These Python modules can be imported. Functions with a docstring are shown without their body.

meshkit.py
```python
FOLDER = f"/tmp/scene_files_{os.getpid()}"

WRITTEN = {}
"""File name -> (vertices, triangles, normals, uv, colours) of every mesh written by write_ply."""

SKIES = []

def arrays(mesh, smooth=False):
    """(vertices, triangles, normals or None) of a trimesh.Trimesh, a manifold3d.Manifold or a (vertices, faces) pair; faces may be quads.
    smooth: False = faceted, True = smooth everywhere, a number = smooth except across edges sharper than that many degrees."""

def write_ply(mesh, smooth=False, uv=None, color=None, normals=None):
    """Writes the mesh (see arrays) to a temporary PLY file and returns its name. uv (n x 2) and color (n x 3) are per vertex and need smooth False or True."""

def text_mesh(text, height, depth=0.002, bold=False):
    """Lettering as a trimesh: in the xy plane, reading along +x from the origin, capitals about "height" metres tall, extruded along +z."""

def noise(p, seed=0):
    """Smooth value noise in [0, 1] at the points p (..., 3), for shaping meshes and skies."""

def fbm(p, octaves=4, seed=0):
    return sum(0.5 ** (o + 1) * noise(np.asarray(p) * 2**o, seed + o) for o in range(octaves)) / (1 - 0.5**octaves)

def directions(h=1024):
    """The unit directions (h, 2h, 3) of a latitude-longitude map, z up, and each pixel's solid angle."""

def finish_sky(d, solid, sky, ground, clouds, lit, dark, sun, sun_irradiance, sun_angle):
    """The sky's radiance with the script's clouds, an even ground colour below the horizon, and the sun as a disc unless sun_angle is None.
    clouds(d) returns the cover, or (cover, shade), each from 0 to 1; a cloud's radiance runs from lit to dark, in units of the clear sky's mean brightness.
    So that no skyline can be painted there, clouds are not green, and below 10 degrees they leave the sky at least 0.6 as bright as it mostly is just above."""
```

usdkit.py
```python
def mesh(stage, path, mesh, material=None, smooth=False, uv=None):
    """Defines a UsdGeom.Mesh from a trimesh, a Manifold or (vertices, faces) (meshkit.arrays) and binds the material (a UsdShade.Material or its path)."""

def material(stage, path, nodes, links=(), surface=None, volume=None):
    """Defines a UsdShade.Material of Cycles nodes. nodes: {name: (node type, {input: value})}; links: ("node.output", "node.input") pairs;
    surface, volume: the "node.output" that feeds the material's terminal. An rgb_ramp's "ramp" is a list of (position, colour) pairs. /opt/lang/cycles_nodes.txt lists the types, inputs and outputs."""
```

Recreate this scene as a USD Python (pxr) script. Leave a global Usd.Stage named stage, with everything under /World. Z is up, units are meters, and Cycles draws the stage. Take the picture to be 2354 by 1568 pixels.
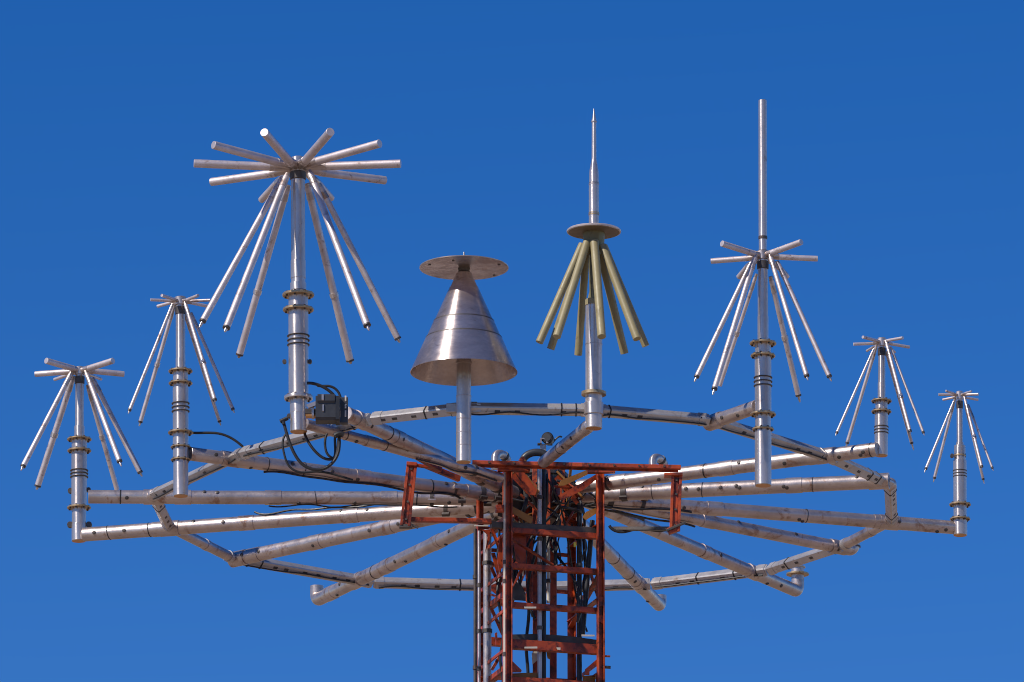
import math, random
import numpy as np, trimesh
import usdkit, meshkit
from pxr import Usd, UsdGeom, UsdLux, UsdShade, Gf, Sdf

random.seed(7)
stage = Usd.Stage.CreateInMemory()
UsdGeom.SetStageUpAxis(stage, UsdGeom.Tokens.z)
UsdGeom.SetStageMetersPerUnit(stage, 1.0)
UsdGeom.Xform.Define(stage, '/World')
UsdGeom.Scope.Define(stage, '/World/Looks')

# ------------------------------------------------------------------ camera
W, H = 2354.0, 1568.0            # picture units the measurements were taken in
DIST, CAM_Z, ZP = 60.0, 1.6, 16.63
FPX = 17936.0
PITCH = math.radians(15.23)
CAM = np.array([-0.217, -DIST, CAM_Z])
cam = UsdGeom.Camera.Define(stage, '/World/camera')
cam.AddTranslateOp().Set(Gf.Vec3d(*CAM))
cam.AddRotateXYZOp().Set(Gf.Vec3f(90 + math.degrees(PITCH), 0, 0))
cam.CreateHorizontalApertureAttr(36.0)
cam.CreateVerticalApertureAttr(36.0 * 682 / 1024)
cam.CreateFocalLengthAttr(36.0 * FPX / W)
cam.CreateClippingRangeAttr(Gf.Vec2f(0.5, 5000))
cam.CreateExposureAttr(0.0)

# ------------------------------------------------------------------ sky and sun
SUN_EL, SUN_AZ = math.radians(43), math.radians(53)        # the sun stands behind the camera's left shoulder
SUN = np.array([-math.sin(SUN_AZ) * math.cos(SUN_EL), -math.cos(SUN_AZ) * math.cos(SUN_EL), math.sin(SUN_EL)])
sky_mat = usdkit.material(stage, '/World/Looks/sky_air', {
    's': ('sky_texture', {'sky_type': 'single_scattering', 'sun_disc': False, 'sun_elevation': SUN_EL,
                          'sun_rotation': math.atan2(SUN[0], SUN[1]), 'altitude': 2500.0, 'air_density': 1.0,
                          'aerosol_density': 0.2, 'ozone_density': 3.0}),
    'h': ('hsv', {'hue': 0.514, 'saturation': 1.38, 'value': 1.0, 'fac': 1.0}),
    'b': ('background_shader', {'strength': 0.112})},
    [('s.color', 'h.color'), ('h.color', 'b.color')], surface='b.background')
dome = UsdLux.DomeLight.Define(stage, '/World/sky')
dome.GetPrim().SetCustomDataByKey('kind', 'structure')
UsdShade.MaterialBindingAPI.Apply(dome.GetPrim()).Bind(sky_mat)
sun = UsdLux.DistantLight.Define(stage, '/World/sun')
sun.CreateIntensityAttr(1.1)
sun.CreateAngleAttr(0.53)
sun.CreateNormalizeAttr(True)
sun.CreateColorAttr(Gf.Vec3f(1.0, 0.93, 0.84))
q = Gf.Rotation(Gf.Vec3d(0, 0, -1), Gf.Vec3d(*(-SUN))).GetQuat()
sun.AddOrientOp().Set(Gf.Quatf(float(q.GetReal()), *[float(c) for c in q.GetImaginary()]))

# ------------------------------------------------------------------ measuring: picture point -> place in the world
_c, _s = math.cos(PITCH), math.sin(PITCH)
def ray(px, py):
    u, v = (px - W / 2) / FPX, (H / 2 - py) / FPX
    return np.array([u, _c - v * _s, _s + v * _c])
def at(px, py, Y):                # the point of that sight line at depth y = Y
    d = ray(px, py); return CAM + d * ((Y - CAM[1]) / d[1])
def on(px, py, z=ZP):             # ... at height z
    d = ray(px, py); return CAM + d * ((z - CAM[2]) / d[2])
def mpp(Y):                       # metres per picture unit at depth Y
    return (Y + DIST) / _c / FPX * 0.998
def crop(f, ox, oy): return lambda x, y: (ox + f * x, oy + f * y)
c1 = crop(.4156, 0, 651.8); c2 = crop(.3683, 409.7, 260.7); c3 = crop(.3683, 558.7, 819.5); c4 = crop(.3561, 912.6, 558.7)
c5 = crop(.3921, 1191.9, 223.5); c6 = crop(.5935, 1564.4, 204.9); cA = crop(.3165, 875.3, 987.1); cB = crop(.2399, 1042.9, 1191.9)
cC = crop(.1544, 968.4, 1005.7); cD = crop(.1663, 1191.9, 987.1); cE = crop(.2769, 1378.2, 1005.7); cF = crop(.3563, 1862.4, 745.0)
cG = crop(.1782, 633.2, 838.1)
c0 = lambda x, y: (x, y)

# ------------------------------------------------------------------ materials
M = {}
def metal(name, a, b, rough=(.28, .5), scale=6., stain_or_shade=None, stain_or_shade_at=.62, metallic=1.0, bump=.15, streak=1.0, fine=60., grain=0.):
    """metal or paint whose tone, gloss and stains or painted shade vary over the surface"""
    nodes = {'g': ('texture_coordinate', {}), 'm': ('mapping', {'scale': (1, 1, streak)}),
             'n': ('noise_texture', {'scale': scale, 'detail': 5., 'roughness': .62}),
             'r': ('rgb_ramp', {'ramp': [(.3, a), (.72, b)]}),
             'n2': ('noise_texture', {'scale': scale * 3.1, 'detail': 6., 'roughness': .7}),
             'rr': ('map_range', {'from_min': .3, 'from_max': .7, 'to_min': rough[0], 'to_max': rough[1], 'clamp': True}),
             'nb': ('noise_texture', {'scale': fine, 'detail': 3.}),
             'b': ('bump', {'strength': bump, 'distance': .004}),
             'p': ('principled_bsdf', {'metallic': metallic, 'roughness': .4})}
    links = [('g.object', 'm.vector'), ('m.vector', 'n.vector'), ('m.vector', 'n2.vector'), ('g.object', 'nb.vector'), ('n.fac', 'r.fac'),
             ('n2.fac', 'rr.value'), ('rr.result', 'p.roughness'), ('nb.fac', 'b.height'), ('b.normal', 'p.normal')]
    if grain:                                   # drawn or spun metal: the gloss runs along the upright axis
        nodes['ax'] = ('combine_xyz', {'x': 0., 'y': 0., 'z': 1.}); links.append(('ax.vector', 'p.tangent')); nodes['p'][1]['anisotropic'] = grain
    if stain_or_shade:
        nodes['n3'] = ('noise_texture', {'scale': scale * 1.7, 'detail': 7., 'roughness': .72, 'distortion': .6})
        nodes['sr'] = ('map_range', {'from_min': stain_or_shade_at, 'from_max': stain_or_shade_at + .1, 'to_min': 0., 'to_max': .85, 'clamp': True})
        nodes['mx'] = ('mix', {'color2': stain_or_shade})
        links += [('m.vector', 'n3.vector'), ('n3.fac', 'sr.value'), ('sr.result', 'mx.fac'), ('r.color', 'mx.color1'), ('mx.color', 'p.base_color')]
    else:
        links += [('r.color', 'p.base_color')]
    M[name] = usdkit.material(stage, '/World/Looks/' + name, nodes, links, surface='p.BSDF')
metal('galvanised_pipe', (.40, .335, .305), (.64, .555, .515), (.30, .48), 4., (.30, .175, .12), .55, metallic=.78)
metal('galvanised_mast', (.46, .40, .37), (.68, .61, .57), (.26, .38), 5., (.26, .17, .13), .59, metallic=.75, streak=.4, grain=.75)
metal('rusty_mast', (.50, .44, .41), (.70, .63, .59), (.28, .42), 8., (.17, .09, .05), .60, metallic=.7, streak=.6, grain=.6)
metal('aluminium_rod', (.50, .43, .42), (.70, .62, .61), (.44, .60), 7., (.25, .165, .13), .57, metallic=.62)
metal('perforated_strut', (.42, .39, .365), (.58, .54, .51), (.36, .52), 6., (.26, .17, .115), .58, metallic=.6)
metal('polished_steel', (.44, .355, .325), (.66, .57, .53), (.24, .36), 3.2, (.27, .185, .15), .61, metallic=.85, bump=.25, fine=4., streak=2., grain=.7)
metal('yellow_zinc', (.42, .29, .15), (.56, .41, .24), (.3, .5), 14., (.18, .10, .045), .55, metallic=.75)
metal('orange_metal', (.55, .25, .09), (.62, .35, .14), (.35, .5), 16., metallic=.7)  # orange stands for ground light reflected under the mast ends, put into colour
metal('red_paint', (.22, .022, .007), (.50, .080, .016), (.34, .54), 5., (.045, .009, .008), .49, metallic=0.)  # dark blotches also put the shade inside the tower into the paint
metal('ochre_paint', (.26, .11, .02), (.34, .15, .03), (.45, .65), 7., (.10, .03, .01), .58, metallic=0.)
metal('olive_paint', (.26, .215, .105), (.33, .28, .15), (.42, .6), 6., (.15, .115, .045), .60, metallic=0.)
metal('olive_in_shade', (.13, .115, .05), (.17, .15, .07), (.45, .6), 8., (.07, .055, .02), .58, metallic=0.)  # darker copy of the olive, shade under the disc put into its colour
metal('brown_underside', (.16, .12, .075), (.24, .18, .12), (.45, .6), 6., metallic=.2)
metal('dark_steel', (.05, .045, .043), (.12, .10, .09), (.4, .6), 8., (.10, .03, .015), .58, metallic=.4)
metal('black_rubber', (.012, .012, .014), (.022, .022, .025), (.38, .55), 12., metallic=0., bump=.1)
metal('grey_plastic', (.026, .027, .031), (.042, .043, .048), (.38, .5), 12., metallic=0., bump=.05)
metal('pale_paint', (.55, .50, .42), (.66, .62, .54), (.45, .6), 9., (.30, .20, .12), .6, metallic=0.)
metal('yellow_tag', (.60, .55, .05), (.66, .60, .08), (.4, .5), 9., metallic=0.)
M['dry_ground'] = usdkit.material(stage, '/World/Looks/dry_ground', {
    'g': ('geometry', {}), 'n': ('noise_texture', {'scale': .05, 'detail': 9., 'roughness': .65}),
    'r': ('rgb_ramp', {'ramp': [(.3, (.21, .15, .105)), (.5, (.31, .225, .16)), (.7, (.38, .285, .21))]}),
    'p': ('principled_bsdf', {'roughness': .95, 'specular_ior_level': .1})},
    [('g.position', 'n.vector'), ('n.fac', 'r.fac'), ('r.color', 'p.base_color')], surface='p.BSDF')

# ------------------------------------------------------------------ meshes
V = lambda *a: np.array(a, float)
def unit(v): v = np.asarray(v, float); return v / (np.linalg.norm(v) + 1e-12)
def frame(d, up=None):
    d = unit(d); up = V(0, 0, 1) if up is None else unit(up)
    if abs(d @ up) > .98: up = V(0, -1, 0) if abs(d[1]) < .9 else V(1, 0, 0)
    a = unit(np.cross(d, up)); return a, np.cross(a, d), d      # side, up, along
def join(ms): return trimesh.util.concatenate([m for m in ms if m is not None])
def sweep(pts, prof, closed_caps=True, ups=None, scale=None):
    """a closed 2-D outline swept along a polyline"""
    pts = np.asarray(pts, float); n = len(prof); prof = np.asarray(prof, float); N = len(pts)
    tan = np.gradient(pts, axis=0); tan /= np.linalg.norm(tan, axis=1, keepdims=True) + 1e-12
    a, b, _ = frame(tan[0], ups); v = []
    for i in range(N):
        t = tan[i]; b = unit(b - t * (b @ t)); a = np.cross(t, b) 
        s = 1. if scale is None else scale[i]
        v.append(pts[i] + s * (prof[:, :1] * a + prof[:, 1:] * b))
    v = np.vstack(v); f = []
    for i in range(N - 1):
        for j in range(n):
            k = (j + 1) % n; p, q_, r, s = i * n + j, i * n + k, (i + 1) * n + k, (i + 1) * n + j
            f += [(p, q_, r), (p, r, s)]
    if closed_caps:
        tri = cap_tris(prof)
        v = np.vstack([v, v[:n], v[(N - 1) * n:N * n]]); c = N * n
        f += [(c + x[2], c + x[1], c + x[0]) for x in tri] + [(c + n + x[0], c + n + x[1], c + n + x[2]) for x in tri]
    m = trimesh.Trimesh(v, np.array(f), process=False)
    if m.volume < 0: m.invert()
    return m
def cap_tris(prof):
    from shapely.geometry import Polygon
    vv, ff = trimesh.creation.triangulate_polygon(Polygon(prof), engine='earcut')
    from scipy.spatial import cKDTree
    idx = cKDTree(np.asarray(prof)).query(vv)[1]
    out = []
    for t in ff:
        p = np.asarray(prof)[idx[t]]
        area = np.cross(np.append(p[1] - p[0], 0), np.append(p[2] - p[0], 0))[2]
        out.append(tuple(idx[t]) if area > 0 else tuple(idx[t][::-1]))
    return out
def circle(r, n=20): t = np.arange(n) * 2 * math.pi / n; return np.c_[np.cos(t), np.sin(t)] * r
def rrect(w, h, c):
    w, h = w / 2, h / 2
    return np.array([(w, -h + c), (w, h - c), (w - c, h), (-w + c, h), (-w, h - c), (-w, -h + c), (-w + c, -h), (w - c, -h)])
def tube(p0, p1, r, r1=None, n=22):
    p0, p1 = np.asarray(p0, float), np.asarray(p1, float); L = np.linalg.norm(p1 - p0); r1 = r if r1 is None else r1
    e = min(.06 * r, .1 * L) / max(L, 1e-9)                                     # chamfered ends
    pts = [p0, p0 + (p1 - p0) * e, p1 - (p1 - p0) * e, p1]
    return sweep(pts, circle(1, n), scale=[r * .94, r, r1, r1 * .94])
def wire(pts, r, n=10, k=6):
    return sweep(spline(pts, k), circle(r, n))
def spline(pts, k=6):
    from scipy.interpolate import CubicSpline
    pts = np.asarray(pts, float); t = np.r_[0, np.cumsum(np.linalg.norm(np.diff(pts, axis=0), axis=1))]
    return CubicSpline(t, pts)(np.linspace(0, t[-1], k * (len(pts) - 1) + 1))
def beam(p0, p1, w, h, c=.004, up=None, roll=0):
    prof = rrect(w, h, c); r = math.radians(roll); R = np.array([[math.cos(r), math.sin(r)], [-math.sin(r), math.cos(r)]])
    return sweep([p0, p1], prof @ R, ups=up)
def angle_iron(p0, p1, w, t, up=None, roll=0):
    prof = np.array([(0, 0), (w, 0), (w, t), (t, t), (t, w), (0, w)], float)
    r = math.radians(roll); R = np.array([[math.cos(r), math.sin(r)], [-math.sin(r), math.cos(r)]])
    return sweep([p0, p1], prof @ R, ups=up)
def lathe(base, axis, prof, n=40):
    """prof: (height along the axis, radius) from one end to the other; closed by discs where the radius is not 0"""
    a, b, d = frame(axis); prof = list(prof)
    prof = [(prof[0][0], 0)] + prof if prof[0][1] > 0 else prof
    prof = prof + [(prof[-1][0], 0)] if prof[-1][1] > 0 else prof
    t = np.arange(n) * 2 * math.pi / n; ring = np.cos(t)[:, None] * a + np.sin(t)[:, None] * b
    v = np.vstack([base + h * d + r * ring for h, r in prof]); f = []
    for i in range(len(prof) - 1):
        for j in range(n):
            k = (j + 1) % n; p, q_, r, s = i * n + j, i * n + k, (i + 1) * n + k, (i + 1) * n + j
            if prof[i][1] > 0: f.append((p, q_, r))
            if prof[i + 1][1] > 0: f.append((p, r, s))
    m = trimesh.Trimesh(v, np.array(f), process=False); m.remove_unreferenced_vertices()
    if m.volume < 0: m.invert()
    return m
def ringband(p, d, r, w, t=.003, n=24):
    """a flat band of width w round a pipe of radius r"""
    d = unit(d); return lathe(np.asarray(p) - d * w / 2, d, [(0, r * .9), (0, r + t), (w, r + t), (w, r * .9)], n)
def ball(p, r): m = trimesh.creation.icosphere(2, r); m.apply_translation(p); return m
def plate(pts, thick, nrm):
    """a flat plate with the given corners (coplanar), thickness along nrm"""
    pts = np.asarray(pts, float); nrm = unit(nrm) * thick / 2; n = len(pts)
    a = unit(pts[1] - pts[0]); b = np.cross(unit(nrm), a); q2 = np.c_[(pts - pts[0]) @ a, (pts - pts[0]) @ b]
    if sum(q2[i][0] * q2[(i + 1) % n][1] - q2[(i + 1) % n][0] * q2[i][1] for i in range(n)) < 0: pts, q2 = pts[::-1], q2[::-1]
    tri = cap_tris(q2); v = np.vstack([pts + nrm, pts - nrm, pts + nrm, pts - nrm]); f = [t for t in tri] + [(n + t[2], n + t[1], n + t[0]) for t in tri]
    for i in range(n):
        k = (i + 1) % n; f += [(2 * n + i, 3 * n + i, 3 * n + k), (2 * n + i, 3 * n + k, 2 * n + k)]
    m = trimesh.Trimesh(v, np.array(f), process=False)
    if m.volume < 0: m.invert()
    return m

# ------------------------------------------------------------------ things and parts
_used = {}
def numbered(parent, name):
    k = _used.get((parent, name), 0); _used[(parent, name)] = k + 1
    return name if k == 0 else f'{name}_{k:03d}'
class Thing:
    def __init__(self, name, label, cat, base, group=None):
        self.path = '/World/' + numbered('/World', name); self.base = np.asarray(base, float)
        x = UsdGeom.Xform.Define(stage, self.path); x.AddTranslateOp().Set(Gf.Vec3d(*self.base)); p = x.GetPrim()
        p.SetCustomDataByKey('label', label); p.SetCustomDataByKey('category', cat)
        if group: p.SetCustomDataByKey('group', group)
    def part(self, name, mesh, mat, parent=None, label=None, kind=None, smooth=35):
        parent = parent or self.path; path = parent + '/' + numbered(parent, name)
        m = mesh.copy(); m.apply_translation(-self.base)
        p = usdkit.mesh(stage, path, m, M[mat], smooth=smooth).GetPrim()
        if label: p.SetCustomDataByKey('label', label)
        if kind: p.SetCustomDataByKey('kind', kind)
        return path
def single(name, label, cat, mesh, mat, group=None, kind=None, smooth=35):
    path = '/World/' + numbered('/World', name); p = usdkit.mesh(stage, path, mesh, M[mat], smooth=smooth).GetPrim()
    if kind: p.SetCustomDataByKey('kind', kind)
    if kind != 'structure': p.SetCustomDataByKey('label', label); p.SetCustomDataByKey('category', cat)
    if group: p.SetCustomDataByKey('group', group)

# ------------------------------------------------------------------ ground
G = 4000.0
single('ground', None, None, trimesh.Trimesh([(-G, -G, 0), (G, -G, 0), (G, G, 0), (-G, G, 0)], [(0, 1, 2), (0, 2, 3)]), 'dry_ground', kind='structure', smooth=False)

# ------------------------------------------------------------------ lattice tower
TY = -.36                                     # the tower stands a little towards the camera from the middle of the ring
LEG = {'FL': V(-.276, -.50 + TY, 0), 'FR': V(.500, -.276 + TY, 0), 'RL': V(-.50, .276 + TY, 0), 'RR': V(.276, .50 + TY, 0)}
tw = Thing('lattice_tower', 'red-orange painted steel lattice tower of angle irons rising below the hub', 'tower', (0, 0, 0))
ZT = at(1280, 1075, -.39 + TY)[2]                 # top of the legs
rot = math.degrees(math.atan2(.224, .776))
for key, rl in (('FL', 0), ('FR', 90), ('RR', 180), ('RL', 270)):
    top = ZT - .02; p = LEG[key]
    dirs = {'FL': (LEG['FR'] - p, LEG['RL'] - p), 'FR': (LEG['RR'] - p, LEG['FL'] - p), 'RR': (LEG['RL'] - p, LEG['FR'] - p), 'RL': (LEG['FL'] - p, LEG['RR'] - p)}[key]
    e1, e2 = unit(dirs[0]), unit(dirs[1]); w, t = .058, .010
    out = [V(0, 0, 0), e1 * w, e1 * w + e2 * t, e1 * t + e2 * t, e1 * t + e2 * w, e2 * w]
    m = plate([p + o for o in out], top, V(0, 0, 1)); m.apply_translation((0, 0, top / 2))
    lp = tw.part('leg', m, 'red_paint', smooth=False)
    if key in ('FL', 'FR'):
        e = e1 if key == 'FL' else e2; nn = np.cross(unit(LEG['FR'] - LEG['FL']), V(0, 0, 1)); e = e * (1 if key == 'FL' else 1)
        for u0 in (.001, .047):
            c = p + e * (u0 + .005) + nn * .0185
            tw.part('leg_lip', beam(V(c[0], c[1], .2), V(c[0], c[1], top), .010, .034, .002, up=nn), 'red_paint', parent=lp, smooth=False)
faces = [('FL', 'FR'), ('RL', 'FL'), ('RR', 'RL'), ('FR', 'RR')]
zl = [at(*cB(520, y), -.5 + TY)[2] for y in (100, 440, 815, 1190, 1530)]
step = .30
while zl[-1] > 1.0: zl.append(zl[-1] - step)
for li, z in enumerate(zl):
    for fi, (a, b) in enumerate(faces):
        if li > 7 and li % 3: continue
        if fi in (1, 3) and li in (1, 3): continue
        pa, pb = LEG[a].copy(), LEG[b].copy(); pa[2] = pb[2] = z + (.19 if fi == 2 else .10 if fi in (1, 3) else 0.); d = unit(pb - pa); nrm = np.cross(d, V(0, 0, 1))
        h = .042 if li not in (3,) else .075
        o = nrm * -.02
        tw.part('crossbar', beam(pa + d * .014 + o, pb - d * .014 + o, .014, h, .002), 'red_paint', smooth=False)
        tw.part('crossbar_flange', beam(pa + d * .014 + o - nrm * .028 + V(0, 0, -h / 2 + .004), pb - d * .014 + o - nrm * .028 + V(0, 0, -h / 2 + .004), .040, .008, .001), 'red_paint', smooth=False)
        if fi in (0, 2) and li < 7:
            for s, q0 in ((1, pa), (-1, pb)):
                c = q0 + d * s * .042 + nrm * .001
                for dz in (-.012, .012):
                    tw.part('bolt', lathe(c + V(0, 0, dz), nrm, [(0, .008), (.010, .008)], 6), 'dark_steel', smooth=False)
for y in (270, 630, 1000, 1380):
    za = front_z = at(*cB(520, y), -.5 + TY)[2]
    pa, pb = LEG['RL'].copy(), LEG['RR'].copy(); pa[2] = pb[2] = za + .17
    if y in (270, 630): tw.part('crossbar', beam(pa, pb, .012, .030, .002), 'red_paint', smooth=False)
    pa, pb = LEG['FL'].copy(), LEG['RL'].copy(); pa[2] = pb[2] = za + .10
    tw.part('crossbar', beam(pa, pb, .012, .028, .002), 'red_paint', smooth=False)
    if y == 1380 or y == 630:
        pa, pb = LEG['FR'].copy(), LEG['RR'].copy(); pa[2] = pb[2] = za + .08; tw.part('crossbar', beam(pa, pb, .012, .028, .002), 'red_paint', smooth=False)
# diagonals between levels, plates at the joints
for li in range(0, 6):
    za, zb = zl[li] - .03, zl[li + 1] + .03
    for fi, (a, b) in enumerate(faces):
        if fi in (0, 2) and li in (1, 2, 3): continue
        if fi in (1, 3) and li not in (1, 4): continue
        pa, pb = LEG[a].copy(), LEG[b].copy()
        if (li + fi) % 2: pa, pb = pb, pa
        pa[2], pb[2] = za, zb; d = unit(LEG[b] - LEG[a]); nrm = np.cross(d, V(0, 0, 1))
        if fi == 0: pb = (pa + pb) / 2; pb[2] = zb
        tw.part('diagonal_brace', beam(pa - nrm * .035, pb - nrm * .035, .010, .045, .002, up=nrm), 'red_paint', smooth=False)
fd = unit(LEG['FR'] - LEG['FL']); fn = np.cross(fd, V(0, 0, 1)); UPV = V(0, 0, 1)
def front(px, py, off=0.):       # point of the tower's front face, off metres behind it
    d = ray(px, py); p0 = LEG['FL'] - fn * off; k = ((p0 - CAM) @ fn) / (d @ fn); return CAM + d * k
# head of the tower: slanting plates and braces under the top bar
tw.part('gusset_plate', plate([front(*cA(x, y), .03) for x, y in ((955, 285), (1010, 275), (1135, 440), (1120, 480), (1080, 475))], .012, fn), 'red_paint', smooth=False)
tw.part('gusset_plate', plate([front(*cA(x, y), .05) for x, y in ((1010, 330), (1060, 330), (1150, 450), (1130, 480), (1040, 400))], .012, fn), 'ochre_paint', smooth=False, label='ochre painted plate at the tower head')
tw.part('gusset_plate', plate([front(*cA(x, y), .05) for x, y in ((1510, 290), (1500, 330), (1330, 410), (1290, 410), (1310, 370))], .012, fn), 'ochre_paint', smooth=False, label='ochre painted plate at the tower head')
tw.part('gusset_plate', plate([front(*cA(x, y), .03) for x, y in ((1590, 310), (1585, 350), (1470, 440), (1310, 520), (1290, 480), (1440, 400))], .012, fn), 'red_paint', smooth=False)
tw.part('gusset_plate', plate([front(*cA(x, y), .03) for x, y in ((945, 555), (1105, 640), (1090, 690), (945, 600))], .012, fn), 'ochre_paint', smooth=False)
tw.part('gusset_plate', plate([front(*cA(x, y), .03) for x, y in ((1575, 565), (1575, 605), (1490, 660), (1465, 640), (1490, 600))], .012, fn), 'ochre_paint', smooth=False)
tw.part('gusset_plate', plate([front(*cB(x, y), .03) for x, y in ((553, 1360), (650, 1455), (645, 1475), (553, 1475))], .012, fn), 'red_paint', smooth=False)
tw.part('gusset_plate', plate([front(*cB(x, y), .12) for x, y in ((555, 130), (690, 130), (690, 460), (550, 690), (640, 470), (560, 460), (600, 400))], .012, fn), 'red_paint', smooth=False)
tw.part('gusset_plate', plate([front(*cB(x, y), .03) for x, y in ((1260, 1445), (1370, 1350), (1370, 1400), (1300, 1450), (1300, 1500), (1260, 1500))], .012, fn), 'red_paint', smooth=False)
tw.part('floor_plate', plate([front(*cB(x, y), .10) for x, y in ((553, 1485), (810, 1478), (810, 1600), (553, 1600))], .010, fn), 'ochre_paint', smooth=False, label='ochre painted plate low inside the tower')
tw.part('floor_plate', plate([front(*cB(x, y), .10) for x, y in ((1235, 1512), (1355, 1500), (1355, 1600), (1235, 1600))], .010, fn), 'ochre_paint', smooth=False)
tw.part('cross_plate', plate([front(*cB(x, y), .14) for x, y in ((555, 1112), (800, 1108), (1010, 1120), (1200, 1140), (1380, 1165), (1380, 1235), (1010, 1210), (800, 1185), (555, 1190))], .010, fn), 'dark_steel', smooth=False)
tw.part('inner_upright', beam(front(*cB(725, 60), .35), front(*cB(725, 800), .35), .055, .02), 'red_paint', smooth=False)
tw.part('inner_upright', beam(front(*cB(782, 330), .45), front(*cB(782, 1640), .45), .040, .04), 'red_paint', smooth=False)
tw.part('inner_upright', beam(front(*cB(955, 150), .55), front(*cB(955, 1640), .55), .055, .05), 'red_paint', smooth=False)
tw.part('step_bolt', tube(front(*cB(1425, 1318), -.01), front(*cB(1500, 1322), -.03), .008, n=10), 'red_paint')
tw.part('step_bolt', tube(front(*cB(1425, 1423), -.01), front(*cB(1505, 1428), -.03), .012, n=10), 'dark_steel')
for y in (565, 590):
    tw.part('block', beam(front(*cA(835, y), -.03), front(*cA(890, y), -.03), .04, .03), 'red_paint', smooth=False)
for k, (pts, off, mt) in enumerate([(((360, 330), (395, 330), (470, 600), (440, 640)), .30, 'red_paint'), (((360, 640), (450, 600), (480, 720), (430, 745), (360, 690)), .30, 'red_paint'),
        (((270, 110), (345, 110), (345, 200), (300, 330), (330, 160)), .45, 'red_paint'), (((1365, 790), (1400, 745), (1440, 760), (1440, 840), (1380, 850)), -.012, 'red_paint'),
        (((1385, 930), (1430, 930), (1430, 1010), (1395, 990)), -.012, 'red_paint'), (((395, 1100), (415, 1090), (420, 1200), (400, 1215)), .08, 'red_paint'),
        (((440, 170), (470, 170), (470, 460), (440, 520), (420, 420)), .10, 'red_paint'), (((690, 720), (600, 600), (550, 690), (560, 780), (690, 790)), .22, 'dark_steel'),
        (((750, 1290), (800, 1250), (800, 1360), (755, 1400)), .20, 'pale_paint'), (((885, 1250), (925, 1290), (925, 1350), (900, 1340)), .18, 'ochre_paint')]):
    tw.part('gusset_plate', plate([front(*cB(x, y), off) for x, y in pts], .010, fn), mt, smooth=False)
for pts, off in ((((675, 846), (790, 846), (790, 862), (680, 862)), -.004), (((680, 1230), (800, 1228), (800, 1246), (680, 1246)), -.004), (((985, 1236), (1025, 1238), (1020, 1262), (995, 1258)), -.004),
        (((200, 62), (330, 66), (330, 76), (200, 74)), .0), (((1225, 1112), (1350, 1116), (1350, 1130), (1225, 1130)), .04), (((655, 300), (668, 300), (668, 410), (655, 410)), .12), (((655, 500), (670, 500), (670, 555), (655, 550)), .12)):
    tw.part('pale_strip', plate([front(*cB(x, y), off) for x, y in pts], .006, fn), 'pale_paint', smooth=False)
for (xa, ya), (xb, yb), off in (((960, 300), (1130, 480), .35), ((1290, 330), (1450, 520), .30), ((1000, 640), (1280, 560), .45), ((1330, 640), (1470, 700), .35), ((960, 640), (1100, 520), .55), ((1320, 480), (1480, 400), .45)):
    tw.part('head_brace', angle_iron(front(*cA(xa, ya), off), front(*cA(xb, yb), off), .05, .008, up=fn), 'red_paint' if xa % 100 else 'ochre_paint', smooth=False)
for x in (1120, 1215, 1320):
    tw.part('head_beam', beam(front(*cA(x, 270), .40), front(*cA(x, 700), .40), .04, .04), 'red_paint', smooth=False)
rt = random.Random(11)
tc = Thing('cable_bundle', 'tangle of black cables packed inside the dark tower head', 'cables', (0, TY, ZP - .3))
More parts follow.
